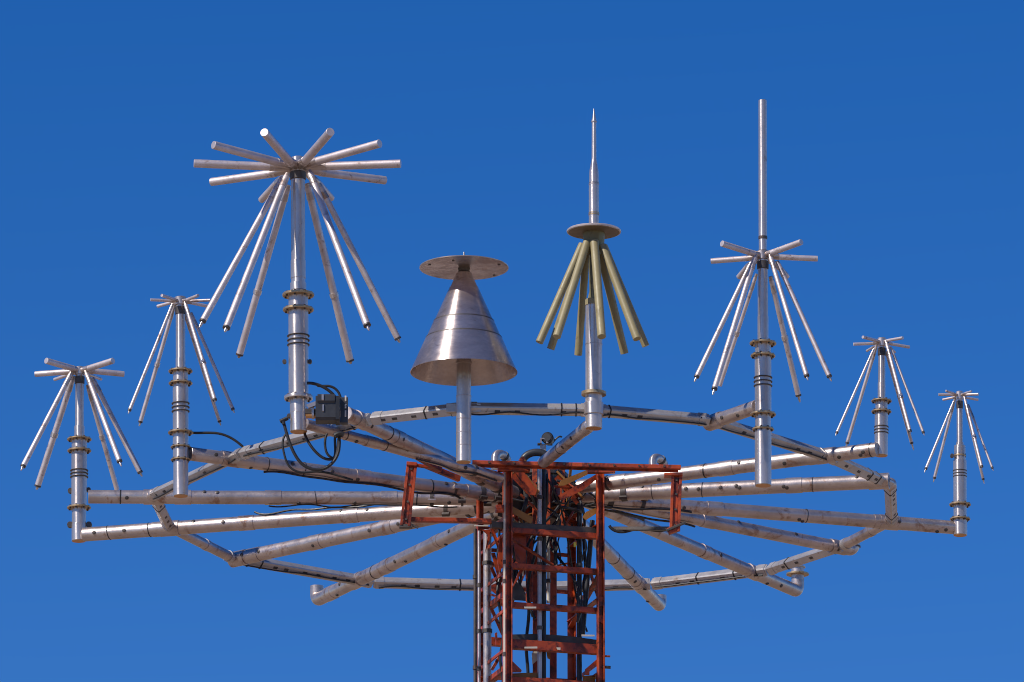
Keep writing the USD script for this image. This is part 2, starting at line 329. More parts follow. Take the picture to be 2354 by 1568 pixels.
for k in range(16):
    x0, x1 = rt.uniform(-.24, .40), rt.uniform(-.22, .38); y0, y1 = rt.uniform(-.30, .25) + TY, rt.uniform(-.3, .2) + TY; z1 = ZP - rt.uniform(.1, 1.1)
    tc.part('cable', wire([V(x0, y0, ZP + rt.uniform(-.05, .17)), V(x0 + rt.uniform(-.1, .1), y0 + .04, ZP - .08), V(x1 + rt.uniform(-.06, .06), y1, min(ZP - .16, z1 + .12)), V(x1, y1, z1 - .05)], rt.choice((.008, .011, .015)), 8, 5), 'black_rubber')
for k in range(14):
    a0 = rt.uniform(0, 6.283); r0 = rt.uniform(.18, .38); c = V(.05 + r0 * math.cos(a0), TY + r0 * math.sin(a0), ZP + rt.uniform(-.26, .12)); dd = unit(V(rt.uniform(-1, 1), rt.uniform(-.3, .3), rt.uniform(-1, 1))) * rt.uniform(.06, .16)
    tw.part('head_strut', beam(c - dd, c + dd, .022, .016, .002), ('red_paint', 'dark_steel', 'red_paint', 'ochre_paint')[k % 4], smooth=False)
ts_ = Thing('cable_bundle', 'loose black cables hanging down inside the open shaft of the tower', 'cables', (0, TY, ZP - 2))
for xs, y0, y1, off, r in ((430, 60, 1010, .30, .011), (575, 130, 700, .28, .012), (640, 60, 760, .30, .010), (705, 300, 1640, .40, .013), (845, 140, 1640, .25, .010), (985, 160, 520, .30, .008), (1010, 150, 430, .32, .006), (1255, 130, 900, .30, .014), (1375, 860, 1640, .06, .006), (460, 900, 1640, .14, .012)):
    n = 7; pts = [front(*cB(xs + rt.uniform(-14, 14), y0 + (y1 - y0) * k / (n - 1)), off + rt.uniform(-.015, .015)) for k in range(n)]
    ts_.part('cable', wire(pts, r, 8, 4), 'black_rubber')
for (xa, ya), (xb, yb), off in (((360, 470), (500, 780), .35), ((560, 440), (690, 110), .5), ((560, 130), (690, 430), .5), ((690, 480), (560, 800), .52), ((365, 100), (490, 420), .2), ((860, 130), (985, 430), .55), ((985, 130), (870, 440), .55), ((360, 860), (470, 1110), .4), ((1290, 460), (1400, 800), .45), ((365, 1450), (480, 1260), .3)):
    tw.part('diagonal_brace', beam(front(*cB(xa, ya), off), front(*cB(xb, yb), off), .026, .012, .002, up=fn), 'red_paint', smooth=False)
# hub drum in which the booms meet
hb = on(1245, 1150)
tw.part('hub_drum', lathe(V(0, 0, ZP - .20), UPV, [(0, .20), (.0, .24), (.03, .24), (.03, .21), (.37, .21), (.37, .24), (.40, .24)], 12), 'dark_steel', smooth=False)
for k in range(12):
    a = math.radians(15 + 30 * k); tw.part('hub_fin', plate([V(math.cos(a) * r, math.sin(a) * r, z) for r, z in ((.20, ZP - .16), (.34, ZP - .11), (.34, ZP + .11), (.20, ZP + .16))], .014, V(-math.sin(a), math.cos(a), 0)), 'red_paint' if k % 3 == 0 else 'dark_steel', smooth=False)

# ------------------------------------------------------------------ red service frame round the tower head
sf = Thing('service_frame', 'red-orange bracket frame of bars and posts around the tower head', 'bracket frame', (0, 0, ZT))
p0, p1 = at(*cA(665, 242), -.66 + TY), at(*cA(2180, 278), -.70 + TY)
sf.part('top_bar', beam(p0, p1, .045, .034), 'red_paint', smooth=False)
sf.part('top_bar_lip', beam(p0 + V(.02, .03, -.020), p1 + V(-.02, .03, -.020), .010, .022), 'red_paint', smooth=False)
for k in range(8):
    c = p0 + (p1 - p0) * (.08 + .12 * k) + V(0, -.026, 0); sf.part('bolt', lathe(c, V(0, -1, 0), [(0, .009), (.009, .009)], 6), 'dark_steel', smooth=False)
def post(pts, y, w, name='post'):
    a, b = at(*cA(*pts[0]), y), at(*cA(*pts[1]), y); d = unit(b - a); s = np.cross(d, V(0, 1, 0)); 
    path = sf.part(name, beam(a - V(0, .0, 0), b, w * .45, .05, .003, up=V(0, 1, 0)), 'red_paint', smooth=False)
    for k in (-1, 1): sf.part('post_flange', beam(a + s * k * w * .36 - V(0, .03, 0), b + s * k * w * .36 - V(0, .03, 0), w * .26, .02, .002, up=V(0, 1, 0)), 'red_paint', parent=path, smooth=False)
    for f in (.1, .35, .62, .9): c = a + (b - a) * f - V(0, .028, 0); sf.part('bolt', lathe(c, V(0, -1, 0), [(0, .010), (.010, .010)], 6), 'dark_steel', parent=path, smooth=False)
    return a, b
la, lb = post(((228, 250), (178, 705)), -.62 + TY, .085)
ra, rb = post(((2150, 335), (2135, 745)), -.74 + TY, .085)
sf.part('cap_plate', beam(at(*cA(2058, 336), -.75 + TY), at(*cA(2192, 334), -.75 + TY), .10, .022), 'red_paint', smooth=False)
sf.part('cap_plate', beam(at(*cA(188, 255), -.63 + TY), at(*cA(262, 262), -.63 + TY), .09, .03), 'red_paint', smooth=False)
sf.part('stay_bar', beam(at(*cA(190, 150), -.9 + TY), at(*cA(430, 285), -.60 + TY), .045, .055), 'red_paint', smooth=False)
sf.part('stay_bar', beam(at(*cA(325, 260), -.55 + TY), at(*cA(570, 360), -.40 + TY), .04, .045), 'red_paint', smooth=False)
sf.part('stay_bar', beam(at(*cA(228, 258), -.62 + TY), at(*cA(440, 285), -.60 + TY), .03, .025), 'red_paint', smooth=False)
sf.part('lower_bar', beam(at(*cA(215, 657), -.62 + TY), at(*cA(800, 668), -.50 + TY), .05, .036), 'red_paint', smooth=False)
sf.part('lower_bar', beam(at(*cA(1690, 722), -.45 + TY), at(*cA(2100, 722), -.72 + TY), .04, .030), 'dark_steel', smooth=False)
sf.part('lower_bar', beam(at(*cA(800, 694), -.50 + TY), at(*cA(1610, 742), -.20 + TY), .05, .05), 'dark_steel', smooth=False)
sf.part('foot', beam(at(*cA(135, 705), -.63 + TY), at(*cA(230, 705), -.63 + TY), .05, .03), 'dark_steel', smooth=False)
sf.part('foot', beam(at(*cA(2085, 745), -.75 + TY), at(*cA(2165, 715), -.75 + TY), .05, .05), 'red_paint', smooth=False)
sf.part('foot', beam(at(*cA(215, 690), -.64 + TY), at(*cA(272, 715), -.64 + TY), .018, .018), 'dark_steel', smooth=False)
sf.part('foot', beam(at(*cA(2075, 735), -.78 + TY), at(*cA(2215, 676), -.78 + TY), .02, .02), 'dark_steel', smooth=False)
sf.part('hanger', beam(at(*cA(850, 285), -.60 + TY), at(*cA(1080, 290), -.56 + TY), .05, .045), 'red_paint', smooth=False)
sf.part('hanger', beam(at(*cA(1500, 300), -.40 + TY), at(*cA(1700, 298), -.38 + TY), .05, .045), 'red_paint', smooth=False)

# ------------------------------------------------------------------ antenna platform: booms and ring of struts
pf = Thing('antenna_platform', 'wheel-like platform of grey steel booms joined by a ring of perforated struts', 'antenna platform', (0, 0, ZP))
rngm = random.Random(3)
def fittings(path, a, b, r, ties, bolts, welds):
    d = unit(b - a); L = np.linalg.norm(b - a); view = unit(CAM - (a + b) / 2); view = unit(view - d * (view @ d)); side = np.cross(d, view)
    if side[2] < 0: side = -side
    for t in ties: pf.part('cable_tie', ringband(a + d * L * t, d + side * rngm.uniform(-.2, .2), r, rngm.choice((.005, .006, .009)), .003), 'black_rubber', parent=path)
    for t in welds: pf.part('joint_sleeve', ringband(a + d * L * t, d, r, .13, .0045, 28), 'galvanised_pipe', parent=path)
    for t in bolts:
        an = rngm.uniform(-1.1, 1.1); n = unit(view * math.cos(an) + side * math.sin(an)); c = a + d * L * t + n * r * .97
        pf.part('bolt', lathe(c, n, [(0, .016), (.006, .016), (.009, .011)], 8), 'dark_steel', parent=path)
def boom(a, b, r, ties=(), bolts=(), welds=(), z=ZP, zb=None, mat='galvanised_pipe', Yb=None, name='boom'):
    """a: outer end, b: inner end (picture points); r in picture units"""
    A_ = on(*a, z) if Yb is None else at(*a, Yb)
    B_ = on(*b, z if zb is None else zb); rr = r * mpp((A_[1] + B_[1]) / 2)
    path = pf.part(name, tube(A_, B_, rr, n=28), mat)
    fittings(path, A_, B_, rr, ties, bolts, welds)
    return A_, B_, rr, path
A = boom(c3(640, 355), (1180, 1133), 16.8, (.24, .76), (.12, .3, .62), (.30, .74))
A2 = boom(c3(385, 420), (1150, 1098), 12.0, (.20, .4), (.25, .5, .8), (.33,), z=ZP - .05)
B = boom((436, 1043), (1190, 1145), 15.6, (.10, .23, .34, .73, .86), (.07, .18, .3, .42, .5, .66, .77), (.16, .86, .52), z=ZP)
C_ = boom((203, 1142), (1190, 1147), 15.6, (.075, .53, .7, .765), (.09, .27, .3, .49, .62, .84), (.22, .43, .7))
D_ = boom((192, 1229), (1190, 1158), 16.2, (.06, .155, .2, .38), (.03, .1, .26, .33, .6, .66), (.18, .38, .62), z=ZP - .01)
E_ = boom((534, 1287), (1195, 1148), 16.4, (.09,), (.05, .11, .3, .5, .6), (.08, .3, .55))
F_ = boom(c3(478, 1512), (1215, 1146), 16.0, (.28,), (.1, .13, .4, .44, .62, .66), (.06, .34, .58))
G_ = boom(cE(490, 1385), (1300, 1168), 15.5, (.2, .34, .5), (.1, .3), (.24,))
H_ = boom(cE(1620, 1268), (1290, 1128), 15.0, (), (.08, .13, .2, .35), (.4,))
I_ = boom(cE(2070, 928), (1290, 1132), 14.5, (.92,), (.05, .2, .4), (.5,))
J_ = boom(cF(965, 1316), (1290, 1142), 15.5, (.39,), (.04, .06, .16, .4, .41, .7), (.2, .62))
K_ = boom(cF(510, 1012), (1320, 1140), 16.8, (.24, .59, .75), (.1, .32, .33, .47, .48, .53, .6, .64, .78), (.30, .69))
L_ = boom(cE(2310, 98), (1330, 1119), 16.2, (.02, .57, .84), (.04, .05, .12, .3, .45, .7, .72), (.2, .5, .86))
M_ = boom((1740, 935), c6(105, 1297), 16.2, (), (.3, .6), (.8,))
N_ = boom((1358, 976), (1250, 1062), 14.0, (.62,), (.3, .5), (.1,), Yb=-2.88, zb=ZP)
# ends of the far booms: an elbow turning up, with flanges on one of them
def elbow(Bm, top, flanges=(), rs=1.0):
    a, r = Bm[0], Bm[2]; d = unit(Bm[0] - Bm[1]); t = at(*top, a[1]); R = .055
    pts = [a - d * .02, a]
    c = a + d * R * .2; up = V(0, 0, 1)
    for k in range(1, 9):
        th = k / 8 * math.pi / 2; pts.append(a + d * R * math.sin(th) + up * R * (1 - math.cos(th)))
    e = pts[-1].copy(); e[2] = t[2]; pts.append(e)
    path = pf.part('elbow', sweep(pts, circle(r * rs, 24)), 'galvanised_pipe')
    for py, half, mat in flanges:
        z = at(top[0], py, a[1])[2]; m = mpp(a[1])
        pf.part('flange', lathe(V(e[0], e[1], z), UPV, [(0, r * .8), (0, half * m), (.012, half * m), (.012, r * .8)], 36), mat, parent=path)
elbow(F_, c3(485, 1425), ())
elbow(G_, cE(520, 1300))
elbow(H_, cE(1640, 1060), ((cE(1640, 1130)[1], 26, 'yellow_zinc'), (cE(1640, 1070)[1], 18, 'galvanised_mast')))
elbow(I_, cE(2130, 905), ((cE(2130, 905)[1], 15.5, 'dark_steel'),))
for bm, ts in ((A, (.80, .90)), (A2, (.86,)), (B, (.80, .885, .93)), (C_, (.80, .87, .93)), (D_, (.84, .91)), (E_, (.83, .90)), (F_, (.86,)), (H_, (.86, .93)), (I_, (.84, .90)), (J_, (.80, .88, .93)), (K_, (.84, .92)), (L_, (.90,))):
    a, b, rr, path = bm; d = unit(b - a); L = np.linalg.norm(b - a)
    for t in ts:
        c = a + d * L * t; w = rngm.choice((.018, .03, .045)); view = unit(CAM - c); view = unit(view - d * (view @ d)); sd = np.cross(d, view)
        pf.part('pipe_clamp', ringband(c, d + sd * rngm.uniform(-.15, .15), rr, w, .006), 'dark_steel', parent=path)
        n = unit(view + sd * rngm.uniform(-.9, .9)); cl = c + n * (rr + .012); pf.part("clamp_lug", beam(cl - d * .03, cl + d * .03, .030, .026, .004, up=n), rngm.choice(('dark_steel', 'galvanised_pipe')), parent=path, smooth=False)
# ring struts
RV = dict(A=(853, 963), O=(1067, 939), N=(1365, 943), M=(1632, 966), L=(1903, 1049), K=(2046, 1113), J=(2050, 1196), I=(1938, 1254), H=(1768, 1310),
          G=(1498, 1343), T=(1245, 1350), F=(855, 1339), E=(534, 1283), D=(388, 1210), C=(353, 1138), B=(556, 1043))
RZ = {k: on(*v, ZP + .0) for k, v in RV.items()}
order = 'A O N M L K J I H G T F E D C B A'.split()
round_ones = {('J', 'I'), ('E', 'D')}
def strut(p, q_, w=.074, rounded=False, wired=False):
    d = unit(q_ - p); p, q_ = p + d * .012, q_ - d * .012
    a, up, _ = frame(d); L = np.linalg.norm(q_ - p)
    if rounded:
        path = pf.part('ring_strut', tube(p, q_, w * .58), 'galvanised_pipe')
        pf.part('joint_sleeve', ringband(p + (q_ - p) * .42, d, w * .58, .06, .004), 'galvanised_pipe', parent=path)
    else:
        path = pf.part('ring_strut', beam(p, q_, w, w, .008, roll=45), 'perforated_strut', smooth=False)
    out = a if a[1] < 0 else -a                                               # the side turned to the camera
    n1 = unit(out - up); n0 = unit(out + up)
    if not rounded:
        k = int(L / .15)
        for i in range(k):
            if rngm.random() < .25: continue
            c = p + d * (i + .5 + rngm.uniform(-.2, .2)) * L / k + n1 * (w / 2 + .0005)
            pf.part('slot', beam(c - d * .020, c + d * .020, .022, .004, .001, up=n1), 'dark_steel', parent=path, smooth=False)
        for i in range(max(2, int(L / .6))):
            c = p + d * rngm.uniform(.06, .94) * L
            pf.part('cable_tie', beam(c - d * .005, c + d * .005, w * 1.1, w * 1.1, .008, roll=45), 'black_rubber', parent=path, smooth=False)
    if wired:
        pts = [p + d * L * t + n1 * (w * .52 + .006) - up * rngm.uniform(0, .022) for t in np.linspace(.03, .97, 7)]
        pf.part('wire', wire(pts, .0065, 8, 4), 'black_rubber', parent=path)
    for q3 in (p + d * .05, q_ - d * .05):
        pf.part('end_clamp', beam(q3 - d * .035, q3 + d * .035, w * 1.12, w * 1.12, .010, roll=45) if not rounded else ringband(q3, d, w * .58, .05, .006), 'perforated_strut', parent=path, smooth=False)
for a, b in zip(order, order[1:]): strut(RZ[a], RZ[b], rounded=(a, b) in round_ones, wired=(a + b) in ('TF', 'HG', 'NM', 'ON', 'FE', 'GT', 'BA', 'CB', 'ML'))
for k in 'LKJIHGFEDCBAM':                                                     # joint collars where ring and booms meet
    bm = dict(L=L_, K=K_, J=J_, I=I_, H=H_, G=G_, F=F_, E=E_, D=D_, C=C_, B=B, A=A, M=M_)[k]
    d = unit(bm[1] - bm[0]); p = bm[0] + d * max((RZ[k] - bm[0]) @ d, .08)
    pf.part('ring_joint', ringband(p, d, bm[2], .16, .007, 28), 'galvanised_pipe', parent=bm[3])
for p in (RZ['C'], RZ['K'], RZ['J'], RZ['D']):
    pf.part('ring_corner', ball(p, .052), 'galvanised_pipe')

# ------------------------------------------------------------------ antennas
def mast_axis(cr, top, bot, Y):
    t, b = at(*cr(*top), Y), at(*cr(*bot), Y); return b, unit(t - b), lambda y: (at(*cr(bot[0] + (top[0] - bot[0]) * (bot[1] - y) / (bot[1] - top[1]), y), Y) - b) @ unit(t - b)
def discone(name, label, cr, f, Y, top, bot, mast_r, mast_y, body, flanges, bellows, arms, armR, rods, rodR, hub_y, extra=(), group='discone antennas of splayed rods on the platform', knobs=(), collar=None):
    """All figures are picture measurements through cr; f is its scale. body: (y0, y1, half width); flanges: (y, half width, thick, look)"""
    base, ax, h = mast_axis(cr, top, bot, Y); m = mpp(Y) * f
    T_ = Thing(name, label, 'antenna', base, group)
    y0, y1 = mast_y
    T_.part('mast', lathe(base, ax, [(h(y1), mast_r * m), (h(y0) - .004, mast_r * m), (h(y0), mast_r * m * .9)], 32), 'galvanised_mast')
    if collar:
        for ya, yb, hw in collar: T_.part('collar', lathe(base, ax, [(h(yb), hw * m), (h(ya), hw * m)], 32), 'galvanised_mast')
    for ya, yb, hw in body:
        T_.part('body_tube', lathe(base, ax, [(h(yb), hw * m * .97), (h(yb) + .003, hw * m), (h(ya) - .003, hw * m), (h(ya), hw * m * .97)], 36), 'galvanised_mast')
    yb = body[-1][1]; hw = body[-1][2]
    T_.part('end_cap', lathe(base, ax, [(h(yb) - .0035, hw * m * .93), (h(yb) + .0005, hw * m * .93)], 36), 'orange_metal')
    for y, hw, th, mat in flanges:
        z, t, r = h(y), th * m / 2, hw * m
        p = T_.part('flange', lathe(base, ax, [(z - t, r * .6), (z - t, r * .97), (z - t * .6, r), (z + t * .6, r), (z + t, r * .97), (z + t, r * .6)], 44), mat)
        a, b, d = frame(ax); bl = []
        for k in range(8):
            an = (k + .3) * math.pi / 4; c = base + d * (z - t) + (a * math.cos(an) + b * math.sin(an)) * r * .82
            bl.append(lathe(c - d * .010, d, [(0, .008), (2 * t + .020, .008)], 6))
        T_.part('bolts', join(bl), 'dark_steel', parent=p, kind='stuff', smooth=False)
    for y, hw in bellows:
        T_.part('insulator_ring', lathe(base, ax, [(h(y) - .005, hw * m * .8), (h(y) - .004, hw * m * .97), (h(y), hw * m), (h(y) + .004, hw * m * .97), (h(y) + .005, hw * m * .8)], 36), 'dark_steel')
    xc = lambda y: bot[0] + (top[0] - bot[0]) * (bot[1] - y) / (bot[1] - top[1])
    hubp = base + ax * h(hub_y)
    T_.part('hub', lathe(hubp, ax, [(-.035, mast_r * m * 1.02), (-.03, mast_r * m * 1.25), (.03, mast_r * m * 1.25), (.035, mast_r * m * 1.02)], 12), 'galvanised_pipe')
    T_.part('root_shade_ring', lathe(hubp, ax, [(-.11, mast_r * m), (-.105, mast_r * m * 1.14), (-.05, mast_r * m * 1.18), (-.045, mast_r * m)], 24), 'dark_steel')  # added dark ring, its colour stands for the shadow at the root
    for (ix, iy), (ox, oy), r, s in arms:
        dx = ox - xc(oy); dy = s * math.sqrt(max(armR ** 2 - dx ** 2, (armR * .12) ** 2)) * m; fr = min(max((ix - xc(iy)) / dx, .1), .9)
        o = at(*cr(ox, oy), Y - dy); i = at(*cr(ix, iy), Y - dy * fr)
        p = T_.part('disc_arm', tube(i, o, r * m, n=20), 'aluminium_rod')
        T_.part('socket', tube(hubp + ax * .0 + (i - hubp) * .25, i + (o - i) * .07, r * m * 1.06, n=14), 'galvanised_pipe', parent=p)
    for (ix, iy), (ox, oy), tip, r, s, bump in rods:
        dx = ox - xc(oy); dy = s * math.sqrt(max(rodR ** 2 - dx ** 2, (rodR * .1) ** 2)) * m; fr = min(max((ix - xc(iy)) / dx, .05), .9)
        o = at(*cr(ox, oy), Y - dy); i = at(*cr(ix, iy), Y - dy * fr); d = unit(o - i)
        p = T_.part('cone_rod', tube(i, o, r * m * .92, r * m, n=20), 'aluminium_rod')
        T_.part('rod_root', tube(i - d * .03, i + d * .10, r * m * .75, r * m * 1.08, n=14), 'galvanised_pipe', parent=p)
        if tip:
            T_.part('tip_collar', tube(o - d * .012, o + d * .004, r * m * 1.06, n=16), 'dark_steel', parent=p)
            T_.part('tip', lathe(o, d, [(0, r * m * .5), (tip * m * .6, r * m * .45), (tip * m, r * m * .22)], 12), 'galvanised_mast', parent=p)
        if bump is not None:
            c = i + (o - i) * bump; n = unit(CAM - c); n = unit(n - d * (n @ d))
            T_.part('clamp', join([ringband(c, d, r * m, .035, .005), lathe(c + n * r * m * .7, n, [(0, .011), (r * m * .3 + .012, .011)], 8)]), 'galvanised_mast', parent=p)
    for (x, y, r, dep) in knobs:
        c = at(*cr(x, y), Y - dep); T_.part('lug', tube(c - V(.0, .02, 0), c + V(0, .02, 0), r * m, n=12), 'dark_steel')
    return T_, base, ax, h, m
YZ, GM = 'yellow_zinc', 'galvanised_mast'
# the large one left of centre (lower figures carried over from the neighbouring close view)
k23 = lambda y: (c3(0, y)[1] - 260.7) / .3683
X683 = (c3(343, 0)[0] - 409.7) / .3683
Y683 = -2.55
discone('discone_antenna', 'largest discone antenna with ten thick horizontal top rods, beside the black box', c2, .3683, Y683,
        (747, 275), (X683 + 4, k23(470)), 44, (275, 1105),
        [(1110, 1215, 61), (1215, k23(245), 62), (k23(245), k23(355), 54), (k23(355), k23(470), 54)],
        [(1133, 100, 18, YZ), (1225, 97, 16, YZ), (k23(258), 90, 22, GM)], [(1390, 72), (1418, 72), (1446, 72)],
        [((705, 312), (537, 118), 27, 1), ((645, 312), (219, 197), 26, 1), ((605, 334), (98, 312), 26, 1), ((610, 372), (207, 428), 26, -1),
         ((785, 305), (950, 115), 27, 1), ((842, 305), (1258, 188), 26, 1), ((890, 331), (1389, 314), 26, 1), ((885, 367), (1292, 418), 26, -1),
         ((625, 425), (520, 540), 22, -1), ((865, 425), (955, 530), 22, -1)], 650,
        [((640, 420), (152, 1298), 48, 21, 1, None), ((675, 395), (300, 1340), 30, 23, 1, None), ((680, 470), (382, 1508), 20, 23, -1, .62),
         ((810, 460), (1073, 1545), 20, 25, -1, .62), ((825, 378), (1180, 1325), 36, 23, 1, None), ((888, 460), (1372, 1408), 26, 21, -1, None)], 665, 330,
        knobs=[(663, 1550, 13, .0), (822, 1550, 13, .0), ((c3(288, 375)[0] - 409.7) / .3683, k23(372), 14, .0), ((c3(398, 372)[0] - 409.7) / .3683, k23(368), 16, .0)],
        collar=[(470, 476, 45.5), (920, 1030, 47), (1060, 1105, 50)])
Y180 = on(190, 1228)[1]
discone('discone_antenna', 'discone antenna at the far left end of the platform, lowest and outermost on that side', c1, .4156, Y180, (441, 465), (436, 1424), 24, (465, 800),
        [(850, 945, 42), (945, 1240, 43), (1240, 1330, 39), (1330, 1424, 40)],
        [(862, 68, 9, YZ), (925, 66, 9, YZ), (1240, 66, 9, YZ)], [(1035, 51), (1053, 51), (1071, 51)],
        [((410, 472), (255, 427), 17, 1), ((372, 489), (195, 501), 16, -1), ((375, 506), (302, 531), 9, -1), ((483, 472), (625, 427), 17, 1), ((508, 484), (686, 501), 16, -1), ((515, 513), (560, 529), 8, -1)], 255,
        [((390, 505), (127, 1012), 26, 15, 1, None), ((400, 530), (208, 1122), 20, 18, -1, .52), ((480, 500), (662, 985), 32, 15, 1, None), ((520, 540), (776, 1046), 24, 15, -1, None), ((490, 580), (648, 1142), 0, 14, -1, .48)], 335, 485,
        knobs=[(390, 1147, 15, -.03), (490, 1142, 13, -.03), (388, 1335, 17, -.02), (492, 1335, 17, -.02)], collar=[(790, 850, 28)])
Y415 = on(436, 1042)[1]
discone('discone_antenna', 'slim discone antenna with a black cable at its foot, second from the left', c1, .4156, Y415, (998, 75), (1000, 1175), 26, (75, 420),
        [(470, 575, 41), (575, 820, 43), (820, 975, 43), (975, 1175, 41)],
        [(485, 67, 9, YZ), (552, 66, 9, YZ), (825, 70, 9, YZ), (905, 56, 7, YZ), (975, 55, 7, YZ)], [(664, 51), (686, 51), (708, 51)],
        [((970, 90), (895, 66), 9, 1), ((950, 96), (833, 90), 8, 1), ((950, 105), (872, 126), 9, -1), ((1030, 92), (1096, 66), 9, 1), ((1042, 96), (1164, 92), 8, 1), ((1050, 105), (1150, 126), 9, -1)], 172,
        [((948, 130), (716, 702), 20, 10, 1, None), ((962, 130), (776, 768), 22, 12, -1, .5), ((1028, 120), (1188, 645), 12, 12, 1, .6), ((1030, 190), (1215, 765), 22, 10, -1, None), ((1065, 180), (1289, 697), 22, 10, 1, None)], 300, 98,
        collar=[(415, 470, 27)])
Y1753 = on(1740, 931)[1]
T1753 = discone('discone_antenna', 'discone antenna with a long vertical rod on top, right of the olive antenna', c6, .5935, Y1753, (318, 43), (320, 1535), 20, (632, 880),
        [(880, 975, 21), (975, 1030, 31), (1030, 1260, 32), (1260, 1318, 30), (1318, 1535, 32)],
        [(985, 52, 8, YZ), (1033, 48, 8, YZ), (1260, 50, 8, YZ), (1318, 42, 7, YZ)], [(1118, 37), (1134, 37), (1150, 37)],
        [((292, 640), (160, 598), 12, 1), ((266, 655), (118, 666), 11, -1), ((262, 685), (226, 728), 11, -1), ((345, 637), (468, 592), 12, 1), ((370, 650), (531, 657), 11, -1), ((382, 690), (413, 727), 11, -1)], 204,
        [((268, 685), (62, 1115), 22, 10, 1, None), ((288, 655), (131, 1162), 26, 11, 1, None), ((290, 730), (152, 1150), 0, 8, -1, .52), ((350, 655), (489, 1112), 18, 10, 1, None), ((380, 680), (577, 1114), 20, 10, 1, None), ((352, 740), (457, 1188), 26, 11, -1, .5)], 270, 645)
t_, base, ax, h, m = T1753
t_.part('top_rod', lathe(base, ax, [(h(572), 16.5 * m), (h(45), 16.5 * m), (h(43), 15 * m)], 24), 'galvanised_mast')
t_.part('rod_coupling', lathe(base, ax, [(h(582), 16 * m), (h(581), 17.5 * m), (h(571), 17.5 * m), (h(570), 16 * m)], 24), 'dark_steel')
t_.part('rod_stub', lathe(base, ax, [(h(632), 15.5 * m), (h(580), 15.5 * m)], 24), 'galvanised_mast')
t_.part('collar', lathe(base, ax, [(h(636), 20.5 * m), (h(626), 20 * m)], 24), 'dark_steel')
Y2025 = on(2012, 1037)[1]
discone('discone_antenna', 'short discone antenna standing on the end of the upper right boom', cF, .3563, Y2025, (463, 97), (458, 848), 23, (97, 440),
        [(495, 580, 39), (580, 848, 43)], [(497, 66, 9, YZ), (565, 65, 9, YZ)], [(664, 48), (684, 48), (704, 48)],
        [((432, 108), (340, 84), 10, 1), ((410, 125), (280, 130), 10, 1), ((408, 148), (366, 173), 8, -1), ((490, 108), (598, 89), 10, 1), ((520, 128), (641, 149), 10, -1), ((515, 150), (548, 182), 7, -1)], 190,
        [((402, 180), (171, 703), 22, 9, 1, None), ((425, 150), (238, 770), 40, 12, -1, None), ((495, 130), (644, 692), 12, 12, 1, .6), ((497, 200), (656, 770), 46, 11, -1, None), ((528, 170), (731, 701), 20, 9, 1, None)], 300, 118,
        collar=[(380, 486, 24.5)])
Y2207 = on(2200, 1212)[1]
discone('discone_antenna', 'smallest discone antenna, at the far right end of the platform', cF, .3563, Y2207, (964, 450), (968, 1362), 19, (450, 770),
        [(800, 880, 37), (880, 1165, 43), (1165, 1258, 42), (1258, 1362, 45)], [(850, 40, 10, YZ), (1165, 70, 10, YZ), (1258, 66, 9, YZ)], [(948, 46), (967, 46), (985, 46)],
        [((930, 455), (828, 455), 9, 1), ((925, 474), (857, 488), 8, -1), ((925, 447), (876, 431), 7, 1), ((1000, 455), (1086, 453), 9, 1), ((1000, 474), (1083, 488), 8, -1), ((1000, 446), (1041, 434), 7, 1)], 132,
        [((918, 520), (746, 935), 26, 9, 1, None), ((932, 490), (801, 995), 26, 10, -1, None), ((1000, 490), (1107, 922), 10, 10, 1, .55), ((1005, 540), (1117, 1003), 28, 9, -1, None), ((1028, 540), (1176, 930), 20, 8, 1, None)], 235, 462,
        knobs=[(915, 850, 12, .03)], collar=[(765, 800, 24), (785, 800, 36)])

# ---- the steel cone with a disc on top
YC = on(1067, 939)[1] - .09
base, ax, h = mast_axis(c4, (433, 60), (430, 1415), YC); m = mpp(YC) * .3561
cn = Thing('conical_antenna', 'shiny steel cone antenna with a round disc on top, left of the tower', 'antenna', base)
cn.part('mast', lathe(base, ax, [(0, 47 * m), (.004, 49 * m), (h(990), 49 * m), (h(990), 47 * m), (h(640), 47 * m)], 40), 'galvanised_mast')
for y in (990, 1140, 1228, 1310): cn.part('joint_band', lathe(base, ax, [(h(y) - .004, 49 * m), (h(y) - .003, 50.2 * m), (h(y) + .003, 50.2 * m), (h(y) + .004, 49 * m)], 40), 'galvanised_pipe')
cn.part('end_cap', lathe(base, ax, [(-.003, 45 * m), (.001, 45 * m)], 36), 'orange_metal')
cn.part('inner_collar', lathe(base, ax, [(h(782), 46 * m), (h(780), 52 * m), (h(765), 52 * m), (h(763), 46 * m)], 36), 'galvanised_mast')
yk = [835, 618, 510, 292, 195]; rk = [347, 245, 194, 92, 48]
names = ['cone_skirt', 'cone_panel', 'cone_panel', 'cone_neck']
for i in range(4):
    z0, z1, r0, r1 = h(yk[i]), h(yk[i + 1]), rk[i] * m, rk[i + 1] * m; t = .004; o = .004 if i < 3 else 0
    n = 96; a, b, d = frame(ax); th = np.arange(n) * 2 * math.pi / n; rg = np.cos(th)[:, None] * a + np.sin(th)[:, None] * b
    prof = [(z0, r0 - t), (z0, r0), (z1, r1 + o), (z1, r1 - t)]
    v = np.vstack([base + z * d + r * rg for z, r in prof]); f = []
    for j in range(4):
        for k in range(n): kk = (k + 1) % n; jj = (j + 1) % 4; f += [(j * n + k, j * n + kk, jj * n + kk), (j * n + k, jj * n + kk, jj * n + k)]
    mesh = trimesh.Trimesh(v, np.array(f), process=False)
    if mesh.volume < 0: mesh.invert()
    cn.part(names[i], mesh, 'polished_steel', smooth=40)
